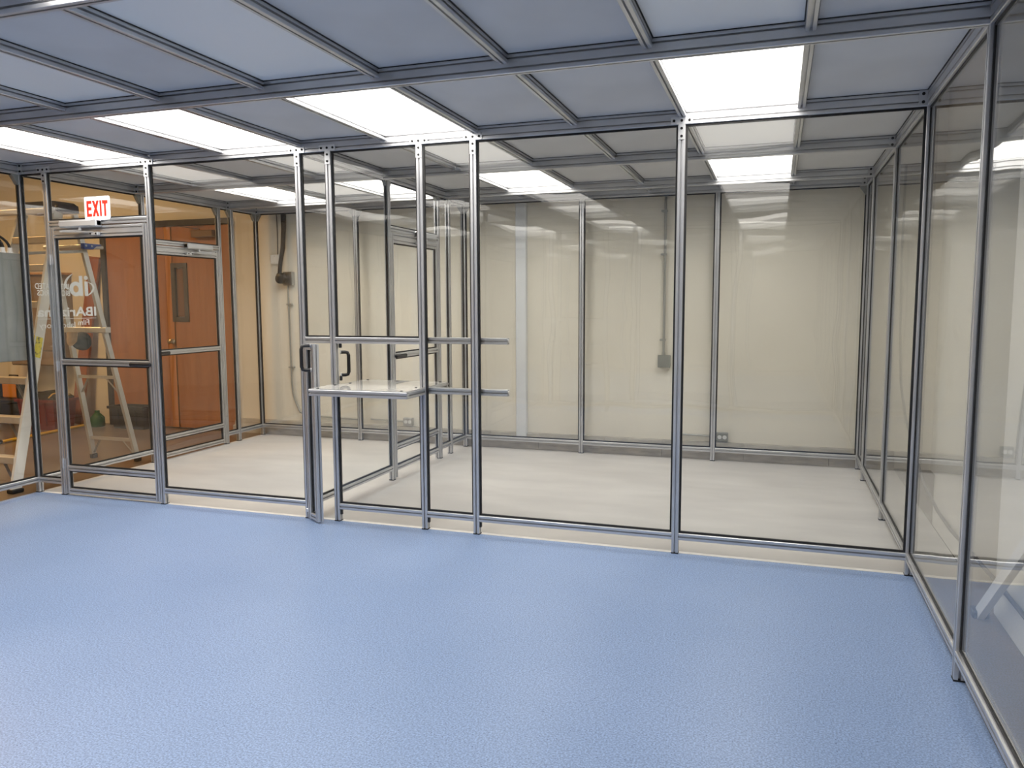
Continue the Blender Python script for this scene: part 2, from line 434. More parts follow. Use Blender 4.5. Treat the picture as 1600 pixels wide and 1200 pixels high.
ROWTXT = {0: 'rearmost row behind the camera', 2: 'row just above the picture edge'}
FRONT = {1: 'large glowing ceiling panel at the far left in front of the EXIT sign door',
         3: 'large glowing ceiling panel second from left in front of the glass partition',
         5: 'large glowing ceiling panel in front of and above the pass through shelf',
         8: 'large glowing ceiling panel at top right in front of the glass partition'}
BACK = {1: 'small glowing ceiling panel above the left airlock door behind the partition',
        3: 'glowing ceiling panel beside the inner partition in the small left room',
        5: 'small glowing ceiling panel at the back just right of the inner partition',
        8: 'small glowing ceiling panel at the back near the right corner'}
ORD = {1: 'first', 3: 'second', 5: 'third', 8: 'fourth'}
for j, k, x0, x1, y0, y1 in light_spots:
    if j == 4: lab, grp = FRONT[k], 'lit panels in front of the partition'
    elif j == 6: lab, grp = BACK[k], 'lit panels behind the partition'
    else: lab, grp = 'glowing ceiling panel %s from left in the %s' % (ORD[k], ROWTXT[j]), 'lit panels above and behind the camera'
    t = empty('ceiling_light', ((x0 + x1) / 2, (y0 + y1) / 2, ZB + .0805), lab, 'ceiling light', grp)
    build('diffuser', MB().box(x0, x1, y0, y1, ZB + .0805, ZB + .0835), LIT, t)
    al = bpy.data.lights.new('panel_lamp', 'AREA'); al.shape = 'RECTANGLE'      # the light the panel throws downwards
    al.size = x1 - x0 - .06; al.size_y = y1 - y0 - .06; al.energy = LAMP_W * (y1 - y0); al.spread = math.radians(150); al.color = (1.0, .958, .895)
    ao = bpy.data.objects.new('panel_lamp', al); COL.objects.link(ao); ao.parent = t; ao.location = (0, 0, -.001)
    hb = MB()      # sheet-metal tray behind the diffuser
    z0, z1 = ZB + .084, ZB + .18
    hb.ring('z', x0 + .015, x1 - .015, y0 + .015, y1 - .015, .003, z0, z1 - .002)
    hb.box(x0 + .015, x1 - .015, y0 + .015, y1 - .015, z1 - .002, z1)
    build('housing', hb, WHITE, t)

# ================================================================== GLASS WALLS
# ---- front partition at y = 0
wf = empty('wall_front', (-2.4, 0, 0), 'aluminium framed glass partition across the clean room beyond the blue floor', 'glass wall', None, 'structure')
FX = dict(P0=XL, P1=-5.195, P2=-4.240, P3=-3.007, P4=-2.778, P5=-2.131, P6=-1.772, P7=-.531, P8=XR)
for n in ('P0', 'P1', 'P2', 'P3', 'P4', 'P5', 'P6', 'P7', 'P8'):
    p = post(wf, FX[n], 0)
    if n not in ('P0', 'P8'): tee_plate(p, FX[n], 0)
ZT = ZB
def bay(a, b, z0=None, z1=ZT, bottom=True):
    x0, x1 = FX[a] + H, FX[b] - H
    if bottom: rail(wf, 'x', x0, x1, 0, RB)
    pane(wf, 'x', x0, x1, 0, RB + H if z0 is None else z0, z1)
bay('P0', 'P1'); bay('P2', 'P3'); bay('P5', 'P6'); bay('P6', 'P7'); bay('P7', 'P8')
# over the narrow gate and the pass-through
MR = 1.222
for a, b in (('P3', 'P4'), ('P4', 'P5')):
    rail(wf, 'x', FX[a] + H, FX[b] - H, 0, MR)
    pane(wf, 'x', FX[a] + H, FX[b] - H, 0, MR + H, ZT)
x0, x1 = FX['P4'] + H, FX['P5'] - H
rail(wf, 'x', x0, x1, 0, RB)
pane(wf, 'x', x0, x1, 0, RB + H, .884)
for n in ('P4', 'P5', 'P6'):
    build('anchor_tab', MB().bbox(FX[n] + H + .0005, FX[n] + H + .010, -.010, .010, .045, .082, .002), BLACK, wf)
# header over the door
rail(wf, 'x', FX['P1'] + H, FX['P2'] - H, 0, 2.066)
pane(wf, 'x', FX['P1'] + H, FX['P2'] - H, 0, 2.086, ZT)
# two loose-ended rails running behind the posts to the right of the pass-through
rail(wf, 'x', FX['P5'] - .01, -1.572, S + .001, 1.226)
rail(wf, 'x', FX['P5'] - .01, -1.572, S + .001, .904)

# ---- side, back and rear walls
def side_wall(name, x, ys, label, skip=()):
    e = empty(name, (x, (ys[0] + ys[-1]) / 2, 0), label, 'glass wall', None, 'structure')
    for y in ys:
        if abs(y) > .001 : post(e, x, y)
    for a, b in zip(ys, ys[1:]):
        if (a, b) in skip: continue
        rail(e, 'y', a + H, b - H, x, RB)
        pane(e, 'y', a + H, b - H, x, RB + H, ZB)
    return e
wr_ = side_wall('wall_right', XR, YS, 'right glass wall in aluminium frames running towards the camera')
LY = YS[:6] + [1.20, 2.22, 2.42, 2.834]
wl_ = side_wall('wall_left', XL, LY, 'left glass wall in aluminium frames beside the hall with the ladder', skip=((1.20, 2.22),))
rail(wl_, 'y', 1.20 + H, 2.22 - H, XL, 2.036)
pane(wl_, 'y', 1.20 + H, 2.22 - H, XL, 2.056, ZB)
wk = empty('wall_back', (-2.4, 2.834, 0), 'back glass wall in aluminium frames in front of the cream wall', 'glass wall', None, 'structure')
BX = [XL, -4.213, -2.996, -1.782, -.534, XR]
for i, x in enumerate(BX[1:-1]): post(wk, x, 2.834)
for a, b in zip(BX, BX[1:]):
    rail(wk, 'x', a + H, b - H, 2.834, RB); pane(wk, 'x', a + H, b - H, 2.834, RB + H, ZB)
for x in BX[1:-1]:
    if x in (-4.213, -2.996):
        for s in (-1, 1): gusset(wk, 'x', x + s * H, s, 2.834)
gusset(wk, 'x', XL + H, 1, 2.834); gusset(wk, 'x', XR - H, -1, 2.834)
for y in (1.20, 2.42): gusset(wl_, 'y', y - H, -1, XL)
gusset(wl_, 'y', 2.22 - H, -1, XL); gusset(wl_, 'y', -H, -1, XL); gusset(wl_, 'y', 2.834 - H, -1, XL)
wq = empty('wall_rear', (-2.4, YS[0], 0), 'rear glass wall in aluminium frames behind the camera', 'glass wall', None, 'structure')
RX = [XL, -4.2, -3.0, -1.8, -.5, XR]
for x in RX[1:-1]: post(wq, x, YS[0])
for a, b in zip(RX, RX[1:]):
    rail(wq, 'x', a + H, b - H, YS[0], RB); pane(wq, 'x', a + H, b - H, YS[0], RB + H, ZB)
# ---- inner partition x = XP
wp = empty('wall_partition', (XP, 1.4, 0), 'inner glass partition running back from the narrow gate to the rear wall', 'glass wall', None, 'structure')
PY = [H, 1.214, 2.19, 2.441, 2.834 - H]
for y in PY[1:4]: post(wp, XP, y)
for a, b in ((H, 1.214 - H), (2.19 + H, 2.441 - H), (2.441 + H, 2.834 - H)):
    rail(wp, 'y', a, b, XP, RB); pane(wp, 'y', a, b, XP, RB + H, ZB)
rail(wp, 'y', 1.214 + H, 2.19 - H, XP, 2.066)
pane(wp, 'y', 1.214 + H, 2.19 - H, XP, 2.086, ZB)
for y in PY[1:4]:
    for s in (-1, 1): gusset(wp, 'y', y + s * H, s, XP, s=.03)

# ================================================================== FRAMED AIRLOCK DOORS
def glass_door(name, label, axis, a0, a1, c, top, mid, low, bot, face, hinge):
    """leaf between a0 and a1; face = side (+-1) the closer sits on; hinge = +1 if hinged at a1"""
    base = (((a0 + a1) / 2, c, 0) if axis == 'x' else (c, (a0 + a1) / 2, 0))
    d = empty(name, base, label, 'door', None, 'structure')
    g = .004; a0 += g; a1 -= g
    for a in (a0 + H, a1 - H):
        xy = (a, c) if axis == 'x' else (c, a)
        build('stile', extrusion('z', .014, top, *xy), ALU, d)
    i0, i1 = a0 + S, a1 - S
    rail(d, axis, i0, i1, c, top - .04, .08, 'top_rail')
    rail(d, axis, i0, i1, c, mid, S, 'lock_rail'); rail(d, axis, i0, i1, c, low, S, 'kick_rail'); rail(d, axis, i0, i1, c, bot, S, 'bottom_rail')
    for z0, z1 in ((mid + H, top - .08), (low + H, mid - H), (bot + H, low - H)):
        pane(d, axis, i0, i1, c, z0, z1, GLASSDOOR)
    def bx(mb, u0, u1, f0, f1, z0, z1, b=.006, mi=0):
        lo, hi = sorted((c + face * f0, c + face * f1)); u0, u1 = sorted((u0, u1))
        if axis == 'x': mb.bbox(u0, u1, lo, hi, z0, z1, b, mi)
        else: mb.bbox(lo, hi, u0, u1, z0, z1, b, mi)
    def pt(u, f, z): return (u, c + face * f, z) if axis == 'x' else (c + face * f, u, z)
    # black push handle near the free edge
    hm = MB(); s = hinge; free = a0 if s > 0 else a1
    u0, u1 = free + s * .012, free + s * .20
    bx(hm, u0, u1, .022, .050, mid - .017, mid + .011, .007)
    build('push_handle', hm, BLACK, d)
    # overhead closer
    hp = a1 if s > 0 else a0
    cb = MB(); v0, v1 = hp - s * .15, hp - s * .51
    bx(cb, v0, v1, .022, .078, top - .012, top + .040, .010)
    bx(cb, v1, v1 - s * -.055, .022, .0795, top - .0135, top + .0415, .008)
    ob = build('closer_body', cb, CLOSER, d)
    ar = MB()
    ar.tube([pt(hp - s * .33, .05, top - .012), pt(hp - s * .33, .05, top - .034)], .012, 10)
    ar.bar(pt(hp - s * .33, .052, top - .032), pt(hp - s * .185, .088, top - .036), .020, .006)
    ar.bar(pt(hp - s * .185, .088, top - .042), pt(hp - s * .45, .045, top - .048), .018, .006)
    bx(ar, hp - s * .41, hp - s * .49, .021, .050, top - .072, top - .046, .004)
    for u in (.425, .475): ar.tube([pt(hp - s * u, .050, top - .060), pt(hp - s * u, .054, top - .060)], .006, 8, 1)
    build('closer_arm', ar, [CLOSER, BOLT], ob)
    for z in (.25, 1.0, 1.8):
        hb = MB()
        hb.tube([pt(hp, .028, z - .04), pt(hp, .028, z + .04)], .007, 8)
        bx(hb, hp - .022, hp + .022, .0205, .025, z - .035, z + .035, .002)
        build('hinge', hb, ALU, d)
    return d
glass_door('door_1', 'glass door in an aluminium frame under the red EXIT sign', 'x', FX['P1'] + H, FX['P2'] - H, 0, 2.036, 1.032, .214, .036, -1, -1)
glass_door('door_2', 'glass door in the left wall in front of the wooden doors', 'y', 1.20 + H, 2.22 - H, XL, 2.010, 1.012, .205, .040, 1, 1)
glass_door('door_3', 'glass door in the inner partition behind the pass through shelf', 'y', 1.214 + H, 2.19 - H, XP, 2.036, 1.032, .27, .09, 1, 1)

# narrow half-height gate, swung open towards the camera
ga = empty('door_4', (FX['P3'] + .03, -.03, 0), 'narrow half height gate standing open beside the pass through shelf', 'gate', None, 'structure')
hx, hy = FX['P3'] + .028, -.028
ang = math.radians(-31)
T = Matrix.Translation((hx, hy, 0)) @ Matrix.Rotation(ang, 4, 'Z')
def gate_bar(name, axis, a, b, cu, cv, m=ALU):
    mb = extrusion(axis, a, b, cu, cv); mb.v = [tuple(T @ Vector(p)) for p in mb.v]
    return build(name, mb, m, ga)
gate_bar('stile', 'z', .012, 1.20, .020, 0); gate_bar('stile', 'z', .012, 1.20, .130, 0)
gate_bar('rail', 'x', .040, .110, 0, .035); gate_bar('rail', 'x', .040, .110, 0, 1.18)
gm = MB().box(.035, .115, -.003, .003, .05, 1.165, mtx=T); gp = build('glass_panel', gm, GLASSDOOR, ga)
gk = MB().ring('y', .040, .110, .055, 1.16, .010, -.0065, .0065); gk.v = [tuple(T @ Vector(p)) for p in gk.v]
build('gasket', gk, RUBBER, gp)
def d_handle(parent, base, out, z0, z1, depth, r=.0115):
    b = Vector(base); o = Vector(out).normalized()
    zz = [z0, z0, z0 + .004, z0 + .022, z1 - .022, z1 - .004, z1, z1]; dd = [0, depth * .6, depth * .88, depth, depth, depth * .88, depth * .6, 0]
    h = MB().tube([b + o * d + Vector((0, 0, z)) for z, d in zip(zz, dd)], [r, r, r, r * 1.05, r * 1.05, r, r, r], 12)
    ob = build('handle', h, BLACK, parent, smooth=True)
    for z in (z0, z1):
        f = MB().tube([b + Vector((0, 0, z)) - o * .002, b + o * .006 + Vector((0, 0, z))], r * 1.25, 12)
        build('handle_mount', f, STEEL, ob)
    return ob
hb_ = T @ Vector((.112, -.020, 0)); od = (T.to_3x3() @ Vector((-.35, -1, 0)))
d_handle(ga, hb_, od, 1.03, 1.19, .060)
lt = MB()
lt.bbox(hx - .03, hx + .03, hy - .012, hy + .005, .05, .075, .003); build('latch', lt, PLATE, ga)

# clear acrylic pass-through flap, swung inward
fl = empty('pass_through_flap', (FX['P4'] + .024, .03, .95), 'clear acrylic pass through flap with a black handle, swung open above the shelf', 'door flap')
T2 = Matrix.Translation((FX['P4'] + .026, .024, 0)) @ Matrix.Rotation(math.radians(121), 4, 'Z')
build('glass_panel', MB().box(.006, .30, -.003, .003, .950, 1.196, mtx=T2), GLASSDOOR, fl)
for z in (.952, 1.170):
    hg = MB().bbox(-.006, .040, -.014, .006, z, z + .028, .003, 0, T2)
    build('hinge', hg, BLACK, fl)
d_handle(fl, T2 @ Vector((.19, -.0035, 0)), T2.to_3x3() @ Vector((0, -1, 0)), 0.972, 1.130, .055)

# ================================================================== PASS-THROUGH SHELF
sh = empty('pass_through_shelf', (-2.45, 0, .88), 'white topped aluminium pass through shelf projecting through the partition', 'shelf')
sx0, sx1, sy0, sy1, sz = -2.80, -2.112, -.285, .355, .923
yo, yi = -H - .001, H + .042
ls = MB()
ls.box(sx0 + .004, sx1 - .004, sy0 + .004, yo, sz, sz + .006)
ls.box(FX['P4'] + H + .002, FX['P5'] - H - .002, yo, S + .025, sz, sz + .006)
ls.box(FX['P4'] + H + .002, sx1 - .004, S + .025, sy1 - .004, sz, sz + .006)
build('shelf_top', ls, SHELF, sh)
zc = sz - H
build('frame_rail', extrusion('x', sx0, sx1, sy0 + H, zc), ALU, sh)
build('frame_rail', extrusion('y', sy0 + S, yo, sx0 + H, zc), ALU, sh)
build('frame_rail', extrusion('y', sy0 + S, yo, sx1 - H, zc), ALU, sh)
build('frame_rail', extrusion('x', FX['P4'] + H + .001, FX['P5'] - H - .001, 0, zc), ALU, sh)
build('frame_rail', extrusion('x', FX['P4'] + H + .001, sx1, sy1 - H, zc), ALU, sh)
build('frame_rail', extrusion('y', S + .022, sy1 - S, FX['P4'] + S + .002, zc), ALU, sh)
build('frame_rail', extrusion('y', S + .022, sy1 - S, sx1 - H, zc), ALU, sh)
for x_, y_ in ((sx0 + .05, sy0 + .03), (sx1 - .05, sy0 + .03), (sx0 + .05, -.05), (sx1 - .05, -.05), (FX['P4'] + .06, .33), (sx1 - .05, .33), (FX['P4'] + .06, .09), (sx1 - .05, .09)):
    build('screw', MB().disc((x_, y_, sz + .0075), 'z', .009, .003, 12), BOLT, sh)
ec = MB().box(sx1 - .004, sx1 + .0015, sy0 + .006, sy0 + S - .006, sz - S + .006, sz - .006); build('end_cap', ec, PLATE, sh)

# ================================================================== EXIT SIGN
sg = empty('exit_sign', (-4.696, -.024, 2.074), 'white sign with red letters reading EXIT above the front left door', 'sign')
def rrect(x0, x1, z0, z1, r, n=5):
    pts = []
    for cx, cz, a in ((x1 - r, z0 + r, -90), (x1 - r, z1 - r, 0), (x0 + r, z1 - r, 90), (x0 + r, z0 + r, 180)):
        pts += [(cx + r * math.cos(math.radians(a + 90 * i / n)), cz + r * math.sin(math.radians(a + 90 * i / n))) for i in range(n + 1)]
    return pts
SX0, SX1, SZ0, SZ1 = -4.813, -4.579, 2.074, 2.243
yb = -.0205
build('sign_board', MB().prism(rrect(SX0, SX1, SZ0, SZ1, .012), 'y', yb - .006, yb), SIGNWHITE, sg)
yq = yb - .0066
fr = MB().ring('y', SX0 + .010, SX1 - .010, SZ0 + .010, SZ1 - .010, .0012, yq, yq + .0006)
build('border_line', fr, GREYPAINT, sg)
lt = MB(); z0, z1 = SZ0 + .026, SZ1 - .030; hh = z1 - z0; t = .0165
def letter(polys):
    for p in polys: lt.prism(p, 'y', yq - .0006, yq + .0006)
def R_(a, b, c, d): return [(a, c), (b, c), (b, d), (a, d)]
ex = SX0 + .022
letter([R_(ex, ex + t, z0, z1), R_(ex + t, ex + .046, z0, z0 + .021), R_(ex + t, ex + .043, z0 + hh / 2 - .011, z0 + hh / 2 + .011), R_(ex + t, ex + .046, z1 - .021, z1)])
xx = ex + .052; wx = .062; s_ = .021
letter([[(xx, z0), (xx + s_, z0), (xx + wx, z1), (xx + wx - s_, z1)], [(xx, z1), (xx + wx / 2 - s_ / 2, z0 + hh / 2), (xx + wx / 2, z0 + hh / 2 + .02), (xx + s_, z1)],
        [(xx + wx - s_, z0), (xx + wx, z0), (xx + wx / 2 + s_ / 2, z0 + hh / 2), (xx + wx / 2, z0 + hh / 2 - .02)]])
xi = xx + wx + .007
letter([R_(xi, xi + t, z0, z1)])
xt = xi + t + .007
letter([R_(xt, xt + .050, z1 - .024, z1), R_(xt + .0165, xt + .0335, z0, z1 - .024)])
build('lettering', lt, SIGNRED, sg)

# ================================================================== VINYL LETTERING ON THE LEFT GLASS (read from outside)
dc = empty('window_lettering', (XL, .36, 1.22), 'white mirrored company lettering on the left glass behind the front door', 'window lettering')
def text_mesh(body, size, offset=0.0, sxx=1.0):
    cu = bpy.data.curves.new('lettering', 'FONT'); cu.body = body; cu.size = size; cu.offset = offset
    cu.extrude = .0003; cu.resolution_u = 3
    o = bpy.data.objects.new('lettering', cu); COL.objects.link(o)
    bpy.context.view_layer.update()
    me = bpy.data.meshes.new_from_object(o.evaluated_get(bpy.context.evaluated_depsgraph_get()))
    bpy.data.objects.remove(o, do_unlink=True)
    vs = [v.co.copy() for v in me.vertices]; fs = [tuple(p.vertices) for p in me.polygons]
    bpy.data.meshes.remove(me)
    x0 = min(v.x for v in vs); y0 = min(v.y for v in vs)
    return [Vector(((v.x - x0) * sxx, v.y, v.z)) for v in vs], fs
def decal(name, body, ystart, zbase, size, width, offset=0.0):
    """text starts at ystart and runs towards the camera (-y)"""
    vs, fs = text_mesh(body, size, offset)
    k = width / max(v.x for v in vs)
    return build(name, MB().add([(XL - .0036 + v.z, ystart - v.x * k, zbase + v.y) for v in vs], fs), DECAL, dc)
decal('company_name', 'INTEGRATED', .385, 1.588, .062, .310, .0012)
decal('company_name', 'BIOMETRICS', .392, 1.536, .062, .300, .0012)
decal('place_name', 'IBArizona', .640, 1.372, .105, .560, .0022)
decal('department_name', 'Film', .565, 1.296, .064, .112, .0004)
decal('department_name', 'laboratory', .425, 1.280, .064, .335, .0004)
build('rule_line', MB().box(XL - .0039, XL - .0033, .080, .640, 1.350, 1.3535), DECAL, dc)
# heavy "ib" mark with a swoosh
lm = MB()
lay = [0.0]
def P2d(poly):
    lay[0] += .0002; lm.prism([(y_, z_) for y_, z_ in poly], 'x', XL - .0039 - lay[0], XL - .0033 + lay[0] * .1)
def ring(cy_, cz_, ry, rz, ty, tz, a0, a1, n=20, tilt=0.0, thin=False):
    lay[0] += .0002; inner, outer = [], []
    pts = []
    for i in range(n + 1):
        a = math.radians(a0 + (a1 - a0) * i / n)
        q = math.sin(math.pi * i / n) if thin else 1.0
        pts.append((a, q))
    for a, q in pts:
        for k, L_ in ((0, outer), (1, inner)):
            yy = (ry - ty * k * q) * math.cos(a); zz = (rz - tz * k * q) * math.sin(a)
            L_.append((cy_ + yy * math.cos(tilt) - zz * math.sin(tilt), cz_ + yy * math.sin(tilt) + zz * math.cos(tilt)))
    xa, xb = XL - .0039 - lay[0], XL - .0033 + lay[0] * .1; m_ = n + 1
    vs = [(x_, u, v) for x_ in (xa, xb) for L_ in (outer, inner) for u, v in L_]; fs = []
    for i in range(n):
        o0, o1, i0, i1 = i, i + 1, m_ + i, m_ + i + 1; K = 2 * m_
        fs += [(o0, o1, i1, i0), (K + o0, K + i0, K + i1, K + o1), (o0, K + o0, K + o1, o1), (i0, i1, K + i1, K + i0)]
    lm.add(vs, fs)
# outside reading order: i (larger y), then b; z from 1.52 to 1.70
ring(.452, 1.592, .062, .060, .036, .032, 0, 359.99, 28)
P2d([(.538, 1.535), (.572, 1.535), (.572, 1.655), (.538, 1.655)])
P2d([(.555 + .020 * math.cos(t_ * math.pi / 8), 1.685 + .017 * math.sin(t_ * math.pi / 8)) for t_ in range(16)])
P2d([(.487, 1.535), (.520, 1.535), (.520, 1.700), (.487, 1.700)])
ring(.440, 1.655, .105, .060, .022, .020, 75, 240, 18, .45, True)
ring(.545, 1.590, .095, .055, .020, .020, -95, 65, 18, .25, True)
build('logo_mark', lm, DECAL, dc)

# ================================================================== WOODEN DOUBLE DOORS IN THE BACK WALL
YW = 2.97
def wood_door(name, label, x0, x1, window):
    d = empty(name, ((x0 + x1) / 2, YW - .03, 0), label, 'door', None, 'structure')
    z0, z1 = .012, 2.36
    if not window:
        build('leaf', MB().box(x0, x1, YW - .045, YW, z0, z1), WOOD, d)
    else:
        wx0, wx1, wz0, wz1 = -6.70, -6.49, 1.27, 1.93
        for a, b, c, e in ((x0 + .11, wx0, z0, z1), (wx1, x1, z0, z1), (wx0, wx1, z0, wz0), (wx0, wx1, wz1, z1)):
            build('leaf_panel', MB().box(a, b, YW - .045, YW, c, e), WOOD, d)
        build('lock_stile', MB().box(x0, x0 + .11, YW - .045, YW, z0, z1), WOODLIGHT, d)
        f = MB().ring('y', wx0 - .01, wx1 + .01, wz0 - .01, wz1 + .01, .055, YW - .058, YW - .010)
        fo = build('window_frame', f, WINFRAME, d); fo['label'] = 'dark grey steel window frame'
        build('window_glass', MB().box(wx0 + .045, wx1 - .045, YW - .030, YW - .022, wz0 + .05, wz1 - .05), DARKGLASS, fo)
        k = MB().tube([(x0 + .06, YW - .045, 1.03), (x0 + .06, YW - .055, 1.03), (x0 + .06, YW - .07, 1.03), (x0 + .06, YW - .085, 1.03), (x0 + .06, YW - .105, 1.03), (x0 + .06, YW - .115, 1.03)], [.034, .032, .014, .024, .030, .015], 14)
        build('door_knob', k, BRASS, d, smooth=True)
        c_ = MB().bbox(x0 + .44, x0 + .74, YW - .115, YW - .046, 2.22, 2.30, .008)
        co_ = build('closer_body', c_, BRONZE, d)
        build('closer_arm', MB().bar((x0 + .55, YW - .09, 2.31), (x0 + .33, YW - .16, 2.345), .022, .008).bar((x0 + .33, YW - .16, 2.355), (x0 + .62, YW - .03, 2.37), .022, .008), DOORFRAME, co_)
    return d
wood_door('door_5', 'plain orange wood door leaf behind the left airlock door', -7.66, -6.80, False)
wood_door('door_6', 'orange wood door leaf with a narrow window and knob', -6.795, -5.885, True)
fm = MB()
fm.box(-7.73, -7.665, YW - .07, YW, 0, 2.43); fm.box(-5.88, -5.862, YW - .03, YW, 0, 2.43); fm.box(-7.665, -5.88, YW - .07, YW, 2.365, 2.43)
struct('trim_2', fm, DOORFRAME, 'dark bronze frame around the wooden double doors', 'door frame')

# ================================================================== FITTINGS ON THE BACK WALL
pw = MB().bbox(-2.478, -2.370, YW - .06, YW, .02, 3.5, .006)
struct('trim_3', pw, PILASTER, 'pale bluish white vertical trim strip on the back wall', 'wall trim')
jb = empty('junction_box', (-1.003, YW - .03, .854), 'grey junction box under a straight conduit on the back wall', 'junction box')
build('box_body', MB().bbox(-1.058, -.948, YW - .055, YW, .854, .964, .004), GREYPAINT, jb)
build('cover_plate', MB().bbox(-1.062, -.944, YW - .059, YW - .055, .850, .968, .0015), GREYPAINT, jb)
build('conduit', MB().tube([(-1.012, YW - .025, .964), (-1.012, YW - .025, 3.55)], .012, 10).tube([(-1.012, YW - .025, .964), (-1.012, YW - .025, .99)], .017, 10), CONDUIT, jb, smooth=True)
for z in (1.10, 1.9, 2.3): build('conduit_strap', MB().box(-1.05, -.995, YW - .042, YW, z, z + .018), CONDUIT, jb)
sw = empty('wall_box', (-5.296, YW - .02, 1.90), 'small white wall box with a thin cable behind the left corner post', 'switch box')
build('box_body', MB().bbox(-5.352, -5.240, YW - .04, YW, 1.902, 2.008, .006), WHITE, sw)
build('cable', MB().tube([(-5.27, YW - .012, 2.008), (-5.268, YW - .010, 2.25), (-5.275, YW - .010, 2.55), (-5.27, YW - .012, 3.5)], .005, 8), GREYCABLE, sw)
for z in (1.99, 1.92): build('screw', MB().disc((-5.296, YW - .041, z), 'y', .005, .003, 8), STEEL, sw)
rc = empty('power_receptacle', (-5.13, YW - .03, 1.66), 'metal power receptacle with a thick black plug and cable on the back wall', 'electrical outlet')
build('box_body', MB().bbox(-5.185, -5.068, YW - .06, YW - .0005, 1.665, 1.815, .004), STEEL, rc)
pl = build('plug', MB().tube([(-5.185, YW - .06, 1.74), (-5.185, YW - .08, 1.74), (-5.185, YW - .12, 1.74), (-5.185, YW - .13, 1.74)], [.055, .058, .055, .03], 14).bbox(-5.235, -5.135, YW - .11, YW - .062, 1.70, 1.80, .010), BLACK, rc, smooth=True)
build('cable', MB().tube([(-5.20, YW - .09, 1.80), (-5.195, YW - .075, 1.92), (-5.175, YW - .05, 2.08), (-5.165, YW - .04, 2.3), (-5.165, YW - .04, 2.6), (-5.17, YW - .04, 3.5)], [.022, .022, .025, .027, .028, .028], 12), BLACK, rc, smooth=True)
pts = [(-5.145, YW - .025, 1.665), (-5.142, YW - .022, 1.2), (-5.135, YW - .022, .62)]
for i in range(9):
    a = math.pi * i / 8
    pts.append((-5.135 - .02 * math.sin(a) + .012 * i, YW - .022, .56 - .038 * i + (.02 if i < 2 else 0)))
pts += [(-4.93, YW - .022, .225), (-4.7, YW - .022, .215), (-4.25, YW - .022, .205)]
build('conduit', MB().tube(pts, .0105, 10), CONDUIT, rc, smooth=True)
for z in (1.45, .75): build('conduit_strap', MB().box(-5.165, -5.10, YW - .036, YW - .0005, z, z + .016), CONDUIT, rc)
def low_outlet(x, z, label, m):
    e = empty('wall_outlet', (x, YW - .03, z), label, 'electrical outlet', 'outlet boxes at the foot of the back wall')
    build('box_body', MB().bbox(x - .055, x + .055, YW - .045, YW, z, z + .085, .005), m, e)
    for q in (-.02, .026): build('socket_face', MB().disc((x + q, YW - .046, z + .043), 'y', .019, .004, 12), WHITE, e)
    build('conduit', MB().tube([(x - .055, YW - .02, z + .045), (x - .45, YW - .02, z + .05)], .009, 8), CONDUIT, e)
low_outlet(-3.70, .165, 'steel outlet box with white socket near the foot of the inner partition door', STEEL)
low_outlet(-.46, .165, 'grey outlet box beside the foot of a back wall post at right', GREYPAINT)

# ================================================================== LEFT HALL: LADDER AND STORED THINGS
ld = empty('step_ladder', (-5.93, .55, 0), 'tall step ladder with white rails and dark blue top cap outside left glass', 'ladder')
fR0, fR1 = Vector((-5.615, -.085, .02)), Vector((-5.775, .60, 2.24))
fL0, fL1 = Vector((-6.33, -.085, .02)), Vector((-6.165, .60, 2.24))
rR0, rR1 = Vector((-5.655, 1.20, .02)), Vector((-5.80, .79, 2.24))
rL0, rL1 = Vector((-6.185, 1.20, .02)), Vector((-6.12, .79, 2.24))
def on(p, q, z): return p + (q - p) * ((z - p.z) / (q.z - p.z))
for p, q in ((fR0, fR1), (fL0, fL1)):
    o = build('front_rail', MB().bar(p, q, .025, .085, (0, 1, 0)), LADDERFRAME, ld)
for p, q in ((rR0, rR1), (rL0, rL1)):
    build('rear_rail', MB().bar(p, q, .028, .048, (0, 1, 0)), LADDER, ld)
for p in (fR0, fL0):
    build('rubber_foot', MB().bbox(p.x - .035, p.x + .035, p.y - .05, p.y + .05, 0, .032, .006), RUBBER, ld)
for p in (rR0, rL0):
    build('rubber_foot', MB().bbox(p.x - .022, p.x + .022, p.y - .03, p.y + .03, 0, .045, .006), RUBBER, ld)
for z in (.245, .550, .855, 1.160, 1.465, 1.770, 2.005):
    a, b = on(fL0, fL1, z), on(fR0, fR1, z)
    st = build('step', MB().bbox(a.x + .012, b.x - .012, a.y - .045, a.y + .04, z - .028, z + .028, .005), STEPMAT, ld)
    if z < 1.0:
        for e, s in ((a, 1), (b, -1)):
            build('step_brace', MB().bar((e.x + s * .17, e.y, z - .028), (e.x + s * .02, on(fL0, fL1, z - .16).y, z - .16), .022, .004), STEEL, st)
for z in (.205, .80):
    a, b = on(rL0, rL1, z), on(rR0, rR1, z)
    st = build('rear_bar', MB().bar((a.x + .012, a.y, z), (b.x - .012, b.y, z), .025, .028), LADDER, ld)
    for e, s in ((a, 1), (b, -1)):
        build('rear_brace', MB().bar((e.x + s * .12, e.y, z - .012), (e.x + s * .01, on(rL0, rL1, z - .15).y, z - .15), .020, .004), STEEL, st)
a, b = on(rL0, rL1, 1.235), on(rR0, rR1, 1.235)
build('rear_bar', MB().bbox(a.x - .05, b.x + .05, a.y - .03, a.y + .03, 1.21, 1.262, .006), LADDER, ld)
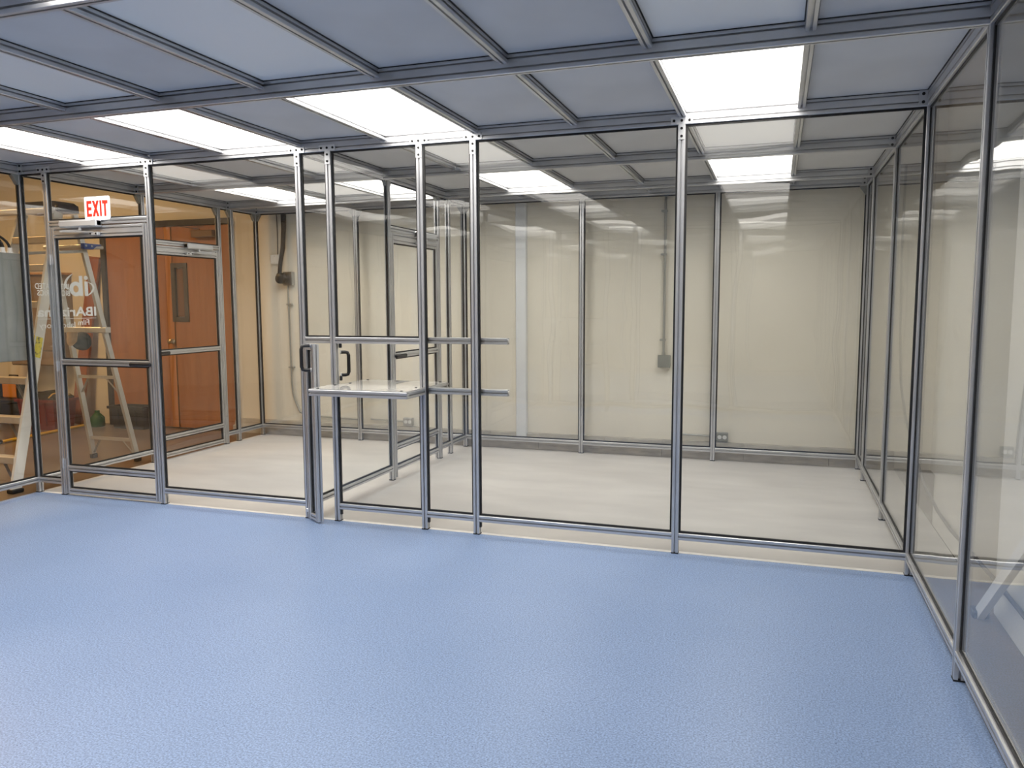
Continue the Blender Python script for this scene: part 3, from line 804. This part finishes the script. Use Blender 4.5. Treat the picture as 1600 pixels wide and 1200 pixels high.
# pail shelf with a blue end and the spreader arms
ps = build('pail_shelf', MB().bbox(-6.20, -5.73, .80, 1.02, 1.955, 1.985, .006), LADDER, ld)
ps['label'] = 'grey pail shelf with a bright blue end'
build('shelf_end', MB().prism([(.77, 1.945), (.865, 1.945), (.90, 1.972), (.95, 1.976), (.95, 1.992), (.77, 1.992)], 'x', -5.728, -5.690), BRIGHTBLUE, ps)
for y_ in (.79, .85): build('shelf_rivet', MB().disc((-5.689, y_, 1.972), 'x', .010, .004, 10), STEEL, ps)
for x_ in (-6.14, -5.76): build('spreader_arm', MB().bar((x_, .53, 1.90), (x_, .86, 1.93), .006, .024), STEEL, ld)
cp_ = build('top_cap', MB().prism([(-6.20, 2.245), (-5.745, 2.245), (-5.75, 2.305), (-5.80, 2.335), (-6.15, 2.335), (-6.195, 2.305)], 'y', .585, .79), BLUEPLASTIC, ld)
cp_['label'] = 'dark blue plastic top cap'
for x_, z in ((-5.83, 2.295), (-5.775, 2.290), (-5.90, 2.298)): build('cap_rivet', MB().disc((x_, .584, z), 'y', .009, .004, 10), STEEL, cp_)
build('top_step', MB().bbox(-6.60, -5.765, .50, .575, 2.225, 2.268, .005), WHITE, ld)
lb = on(fR0, fR1, 1.12)
lbl = MB().box(lb.x - .0135, lb.x + .016, lb.y - .047, lb.y - .044, 1.03, 1.19)
d_ = (fR1 - fR0).normalized()
tt = Matrix.Translation(Vector((lb.x, lb.y, lb.z)))
a_ = d_.cross(Vector((0, 1, 0))).normalized(); b_ = a_.cross(d_)
q_ = [lb + d_ * u * .09 + a_ * v * .0118 * 2 * .5 for u, v in ((-1, -1), (1, -1), (1, 1), (-1, 1))]
lq = []
for s in (1, -1):
    pass
off = [b_ * .0440, b_ * .0428, b_ * -.0440, b_ * -.0428]
lbm = MB()
for o1, o2 in ((off[0], off[1]), (off[2], off[3])):
    lbm.add([p + o1 for p in q_] + [p + o2 for p in q_], [(0, 1, 2, 3), (7, 6, 5, 4), (0, 4, 5, 1), (1, 5, 6, 2), (2, 6, 7, 3), (3, 7, 4, 0)])
# label on the outer face of the rail, the one towards the clean room
q2 = [lb + d_ * u * .085 + b_ * v * .030 for u, v in ((-1, -1), (1, -1), (1, 1), (-1, 1))]
for s in (1, -1):
    lbm.add([p + a_ * s * .0138 for p in q2] + [p + a_ * s * .0126 for p in q2], [(0, 1, 2, 3), (7, 6, 5, 4), (0, 4, 5, 1), (1, 5, 6, 2), (2, 6, 7, 3), (3, 7, 4, 0)])
ob = build('warning_label', lbm, LABELYELLOW, ld); ob['label'] = 'yellow and black warning label'

# cap hung on the ladder's rear bar
hc = empty('baseball_cap', (-5.99, .90, 1.10), 'tan and dark grey cap hung on the rear bar of the ladder', 'cap')
ctr = Vector((-5.985, .955, 1.135))
def cap_shell():
    mb = MB(); n, m_ = 16, 6; rows = []
    for i in range(m_ + 1):
        t = i / m_; r = math.cos(t * math.pi / 2 * .97); z = math.sin(t * math.pi / 2)
        rows.append([(ctr.x + .015 + .105 * r * math.cos(2 * math.pi * k / n), ctr.y - .085 * z, ctr.z + .085 * r * math.sin(2 * math.pi * k / n)) for k in range(n)])
    vs = [p for g in rows for p in g]
    fs = [(i * n + k, i * n + (k + 1) % n, (i + 1) * n + (k + 1) % n, (i + 1) * n + k) for i in range(m_) for k in range(n)] + [tuple(range(n))[::-1], tuple(m_ * n + k for k in range(n))]
    return mb.add(vs, fs)
build('crown', cap_shell(), GREYCLOTH, hc, smooth=True)
bm_ = MB(); n = 12; top = []; bot = []
for i in range(n + 1):
    u = -1 + 2 * i / n
    for t_, L_ in ((0, top), (1, bot)):
        L_.append(Vector((ctr.x - .010 + .060 * u, ctr.y - .085 - .012 * t_ - .03 * (1 - u * u) * .6, ctr.z + .085 - t_ * .125 * (1 - .35 * u * u))))
vs = top + bot; vs += [v + Vector((0, .006, 0)) for v in vs]; k = n + 1; K = 2 * k
fs = [(i, i + 1, k + i + 1, k + i) for i in range(n)] + [(K + i, K + k + i, K + k + i + 1, K + i + 1) for i in range(n)] + [(k + i, k + i + 1, K + k + i + 1, K + k + i) for i in range(n)] + [(i, K + i, K + i + 1, i + 1) for i in range(n)] + [(0, k, K + k, K), (n, K + n, K + k + n, k + n)]
bo = build('brim', bm_.add(vs, fs), TAN, hc, smooth=True); bo['label'] = 'tan canvas brim'
build('strap', MB().tube([(ctr.x - .03, ctr.y - .03, ctr.z + .07), (ctr.x - .02, .955, 1.215), (ctr.x, .985, 1.268), (ctr.x + .03, 1.02, 1.22), (ctr.x + .04, ctr.y + .005, ctr.z + .07)], .006, 8), TAN, hc)

# electrical cabinet mounted outside the left glass
ec = empty('electrical_cabinet', (-5.56, -.5, 1.035), 'grey electrical cabinet with black cables outside the left glass wall', 'electrical cabinet')
build('cabinet_body', MB().bbox(-5.64, -5.512, -1.02, .015, 1.035, 1.855, .005), GREYPAINT, ec)
dr = build('cabinet_door', MB().bbox(-5.655, -5.640, -1.00, -.005, 1.055, 1.835, .004), GREYPAINT, ec)
build('door_latch', MB().disc((-5.658, -.12, 1.44), 'x', .018, .012, 12), BLACK, dr)
for z in (1.10, 1.78): build('mounting_strip', MB().box(-5.512, XL - H - .0005, -1.02, -.3, z, z + .03), GREYPAINT, ec)
for i, (yy, r_) in enumerate(((-.025, .010), (-.085, .015), (-.15, .016), (-.22, .016))):
    g = build('cable_gland', MB().tube([(-5.575, yy, 1.855), (-5.575, yy, 1.868), (-5.575, yy, 1.870), (-5.575, yy, 1.898)], [.022, .022, .018, .016], 10), WHITE, ec)
    pts = [(-5.575, yy, 1.895)]
    for t_ in range(1, 9):
        a = t_ / 8 * math.radians(100)
        pts.append((-5.575 - .02 * t_ / 8, yy - (.22 + .02 * i) * (1 - math.cos(a)), 1.895 + (.115 + .01 * i) * math.sin(a)))
    pts += [(-5.60, yy - .6, 1.95), (-5.60, yy - 1.0, 1.80)]
    build('cable', MB().tube(pts, r_, 8), BLACK, g, smooth=True)

# orange cord hanging down beside the ladder steps
cd = MB().tube([(-5.90, -.14, 1.18), (-5.90, -.145, 1.05), (-5.90, -.15, .90), (-5.905, -.17, .72), (-5.90, -.165, .58), (-5.905, -.19, .36), (-5.91, -.22, .18), (-5.93, -.27, .05), (-5.98, -.34, .008), (-6.2, -.46, .006), (-6.5, -.55, .006)], .006, 8)
cd.tube([(-5.89, -.14, 1.18), (-5.87, -.115, 1.21), (-5.89, -.09, 1.18)], .006, 8)
tag(build('extension_cord', cd, CORD, smooth=True), 'thin orange cord hanging down over the ladder steps', 'cord')

def tote(name, label, x0, x1, y0, y1, h, m, cat='storage bin', lid=None):
    e = empty(name, ((x0 + x1) / 2, (y0 + y1) / 2, 0), label, cat)
    t = .012; tp = .03; b = MB()
    def ringv(i, z): return [(x0 + i, y0 + i, z), (x1 - i, y0 + i, z), (x1 - i, y1 - i, z), (x0 + i, y1 - i, z)]
    vs = ringv(tp, 0) + ringv(0, h) + ringv(t, h) + ringv(tp + t, .012)
    fs = [(3, 2, 1, 0)] + [(r * 4 + i, r * 4 + (i + 1) % 4, r * 4 + 4 + (i + 1) % 4, r * 4 + 4 + i) for r in range(3) for i in range(4)] + [(12, 13, 14, 15)]
    build('bin_body', b.add(vs, fs), m, e)
    k = .018; r = MB().ring('z', x0 - k, x1 + k, y0 - k, y1 + k, k, h - .03, h)
    build('bin_rim', r, lid or m, e)
    for f in (.25, .5, .75):
        rb = MB(); xx = x0 + (x1 - x0) * f; rb.bar((xx, y0 + .018, .05), (xx, y0 + .001, h - .04), .02, .012, (1, 0, 0)); build('rib', rb, m, e)
    return e
tote('storage_bin', 'dark red plastic storage bin beyond the ladder', -8.50, -7.93, 2.30, 2.62, .36, REDTOTE)
bl = empty('folded_tarp', (-8.2, 2.4, .365), 'dark folded tarp lying on the red bin', 'tarp')
tb = MB(); n = 9; vs = []
for i in range(n + 1):
    for j in range(5):
        vs.append((-8.48 + .54 * i / n, 2.31 + .29 * j / 4, .372 + .055 * (0.4 + abs(math.sin(i * 1.7 + j))) * math.sin(math.pi * (i + .6) / (n + 1.2))))
fs = [(i * 5 + j, (i + 1) * 5 + j, (i + 1) * 5 + j + 1, i * 5 + j + 1) for i in range(n) for j in range(4)]
K = len(vs); vs += [(x_, y_, .362) for x_, y_, z_ in vs]; fs += [tuple(K + q for q in f[::-1]) for f in fs]
edge = [i * 5 for i in range(n + 1)] + [n * 5 + j for j in range(1, 5)] + [i * 5 + 4 for i in range(n - 1, -1, -1)] + [j for j in range(3, 0, -1)]
fs += [(edge[i], edge[(i + 1) % len(edge)], K + edge[(i + 1) % len(edge)], K + edge[i]) for i in range(len(edge))]
build('cloth', tb.add(vs, fs), CHARCOAL, bl, smooth=True)
build('tie_cord', MB().tube([(-8.0, 2.30, .385), (-7.98, 2.34, .43), (-7.97, 2.44, .44), (-7.98, 2.58, .39)], .008, 6), YELLOW, bl)
tote('storage_bin', 'charcoal plastic storage bin in front of the wooden doors', -7.48, -6.98, 2.66, 2.88, .27, CHARCOAL)
tb_ = empty('tool_bag', (-9.1, 2.75, 0), 'black tool bag on the floor at the far left', 'tool bag')
build('bag_body', MB().bbox(-9.6, -8.55, 2.62, 2.94, 0, .275, .03), BLACK, tb_)
build('bag_flap', MB().bbox(-9.62, -8.53, 2.60, 2.95, .262, .292, .01), CHARCOAL, tb_)
build('bag_handle', MB().tube([(-9.3, 2.62, .27), (-9.25, 2.585, .25), (-9.0, 2.585, .25), (-8.95, 2.62, .27)], .012, 8), CHARCOAL, tb_)
yc = empty('level_case', (-9.17, 2.78, .32), 'upright orange yellow tool case on the black bag at far left', 'tool case')
build('case_body', MB().bbox(-9.30, -9.06, 2.75, 2.91, .293, .54, .015), ORANGE, yc)
build('case_side', MB().bbox(-9.06, -8.98, 2.74, 2.92, .293, .55, .02), BLACK, yc)
build('case_side', MB().bbox(-9.38, -9.30, 2.74, 2.92, .293, .55, .02), BLACK, yc)
build('case_handle', MB().tube([(-9.26, 2.83, .54), (-9.25, 2.83, .575), (-9.11, 2.83, .575), (-9.10, 2.83, .54)], .010, 8), BLACK, yc)
po = empty('pole', (-7.8, 2.0, 0), 'long yellow pole with a black grip lying on the hall floor', 'pole')
build('shaft', MB().tube([(-7.765, 1.50, .02), (-7.87, 2.64, .02)], .017, 10), YELLOW, po, smooth=True)
build('grip', MB().tube([(-7.735, 1.18, .023), (-7.765, 1.50, .023)], .023, 10), BLACK, po, smooth=True)
gb_ = empty('green_jug', (-7.75, 2.74, 0), 'small green plastic jug on the floor near the charcoal bin', 'jug')
build('jug_body', MB().tube([(-7.75, 2.74, 0), (-7.75, 2.74, .02), (-7.75, 2.74, .11), (-7.75, 2.74, .15), (-7.75, 2.74, .17)], [.075, .082, .080, .045, .025], 14), GREEN, gb_, smooth=True)
build('jug_handle', MB().tube([(-7.68, 2.74, .05), (-7.65, 2.74, .08), (-7.66, 2.74, .12), (-7.71, 2.74, .145)], .010, 8), GREEN, gb_, smooth=True)
build('jug_lid', MB().disc((-7.75, 2.74, .182), 'z', .028, .024, 12), GREEN, gb_)
def plank(label, p, q, wd, th, m):
    mb = MB().bar(p, q, wd, th, (0, 1, 0))
    return tag(build('timber_board', mb, m), label, 'board')
plank('reddish timber board leaning on the tan wall behind the lettering', (-8.12, 2.78, .012), (-7.86, 2.945, 2.04), .16, .035, REDBOARD)
cb = empty('wall_cabinet', (-8.6, 2.83, .72), 'brown cupboard hung on the tan wall behind the ladder', 'cupboard')
build('carcass', MB().box(-9.02, -8.28, 2.70, 2.968, .72, 1.83), CARD, cb)
for a, b in ((-9.01, -8.655), (-8.645, -8.29)):
    dd = build('cupboard_door', MB().bbox(a, b, 2.68, 2.70, .91, 1.74, .004), CARD, cb)
    build('pull_knob', MB().tube([((a if a > -8.65 else b) + (.04 if a > -8.65 else -.04), 2.68, 1.0), ((a if a > -8.65 else b) + (.04 if a > -8.65 else -.04), 2.655, 1.0)], .012, 10), BRASS, dd)
build('drawer_front', MB().bbox(-9.01, -8.29, 2.68, 2.70, .735, .90, .004), CARD, cb)
build('top_board', MB().box(-9.04, -8.26, 2.665, 2.968, 1.83, 1.855), PINE, cb)

# ================================================================== RIGHT EXTERIOR
gc = MB().tube([(.992, 2.93, 2.6), (.99, 2.93, 1.9), (.99, 2.80, 1.2), (.985, 2.60, .78), (.985, 2.28, .55), (.985, 1.75, .33), (.985, 1.29, .21), (.985, .85, .155), (.985, .45, .145), (.985, 0, .165), (.985, -.457, .18), (.985, -.91, .187), (.985, -1.6, .19)], .010, 8)
tag(build('hanging_cable', gc, GREYCABLE, smooth=True), 'grey cable drooping along the white piers outside the right glass', 'cable')
bs = empty('leaning_board', (.93, -.5, 0), 'narrow white board leaning against the white pier outside right glass', 'board')
build('board_shaft', MB().bar((.93, -.53, .02), (.955, -1.65, .98), .055, .030, (1, 0, 0)), WHITE, bs)
build('rubber_foot', MB().bbox(.895, .965, -.55, -.47, 0, .035, .006), BLACK, bs)
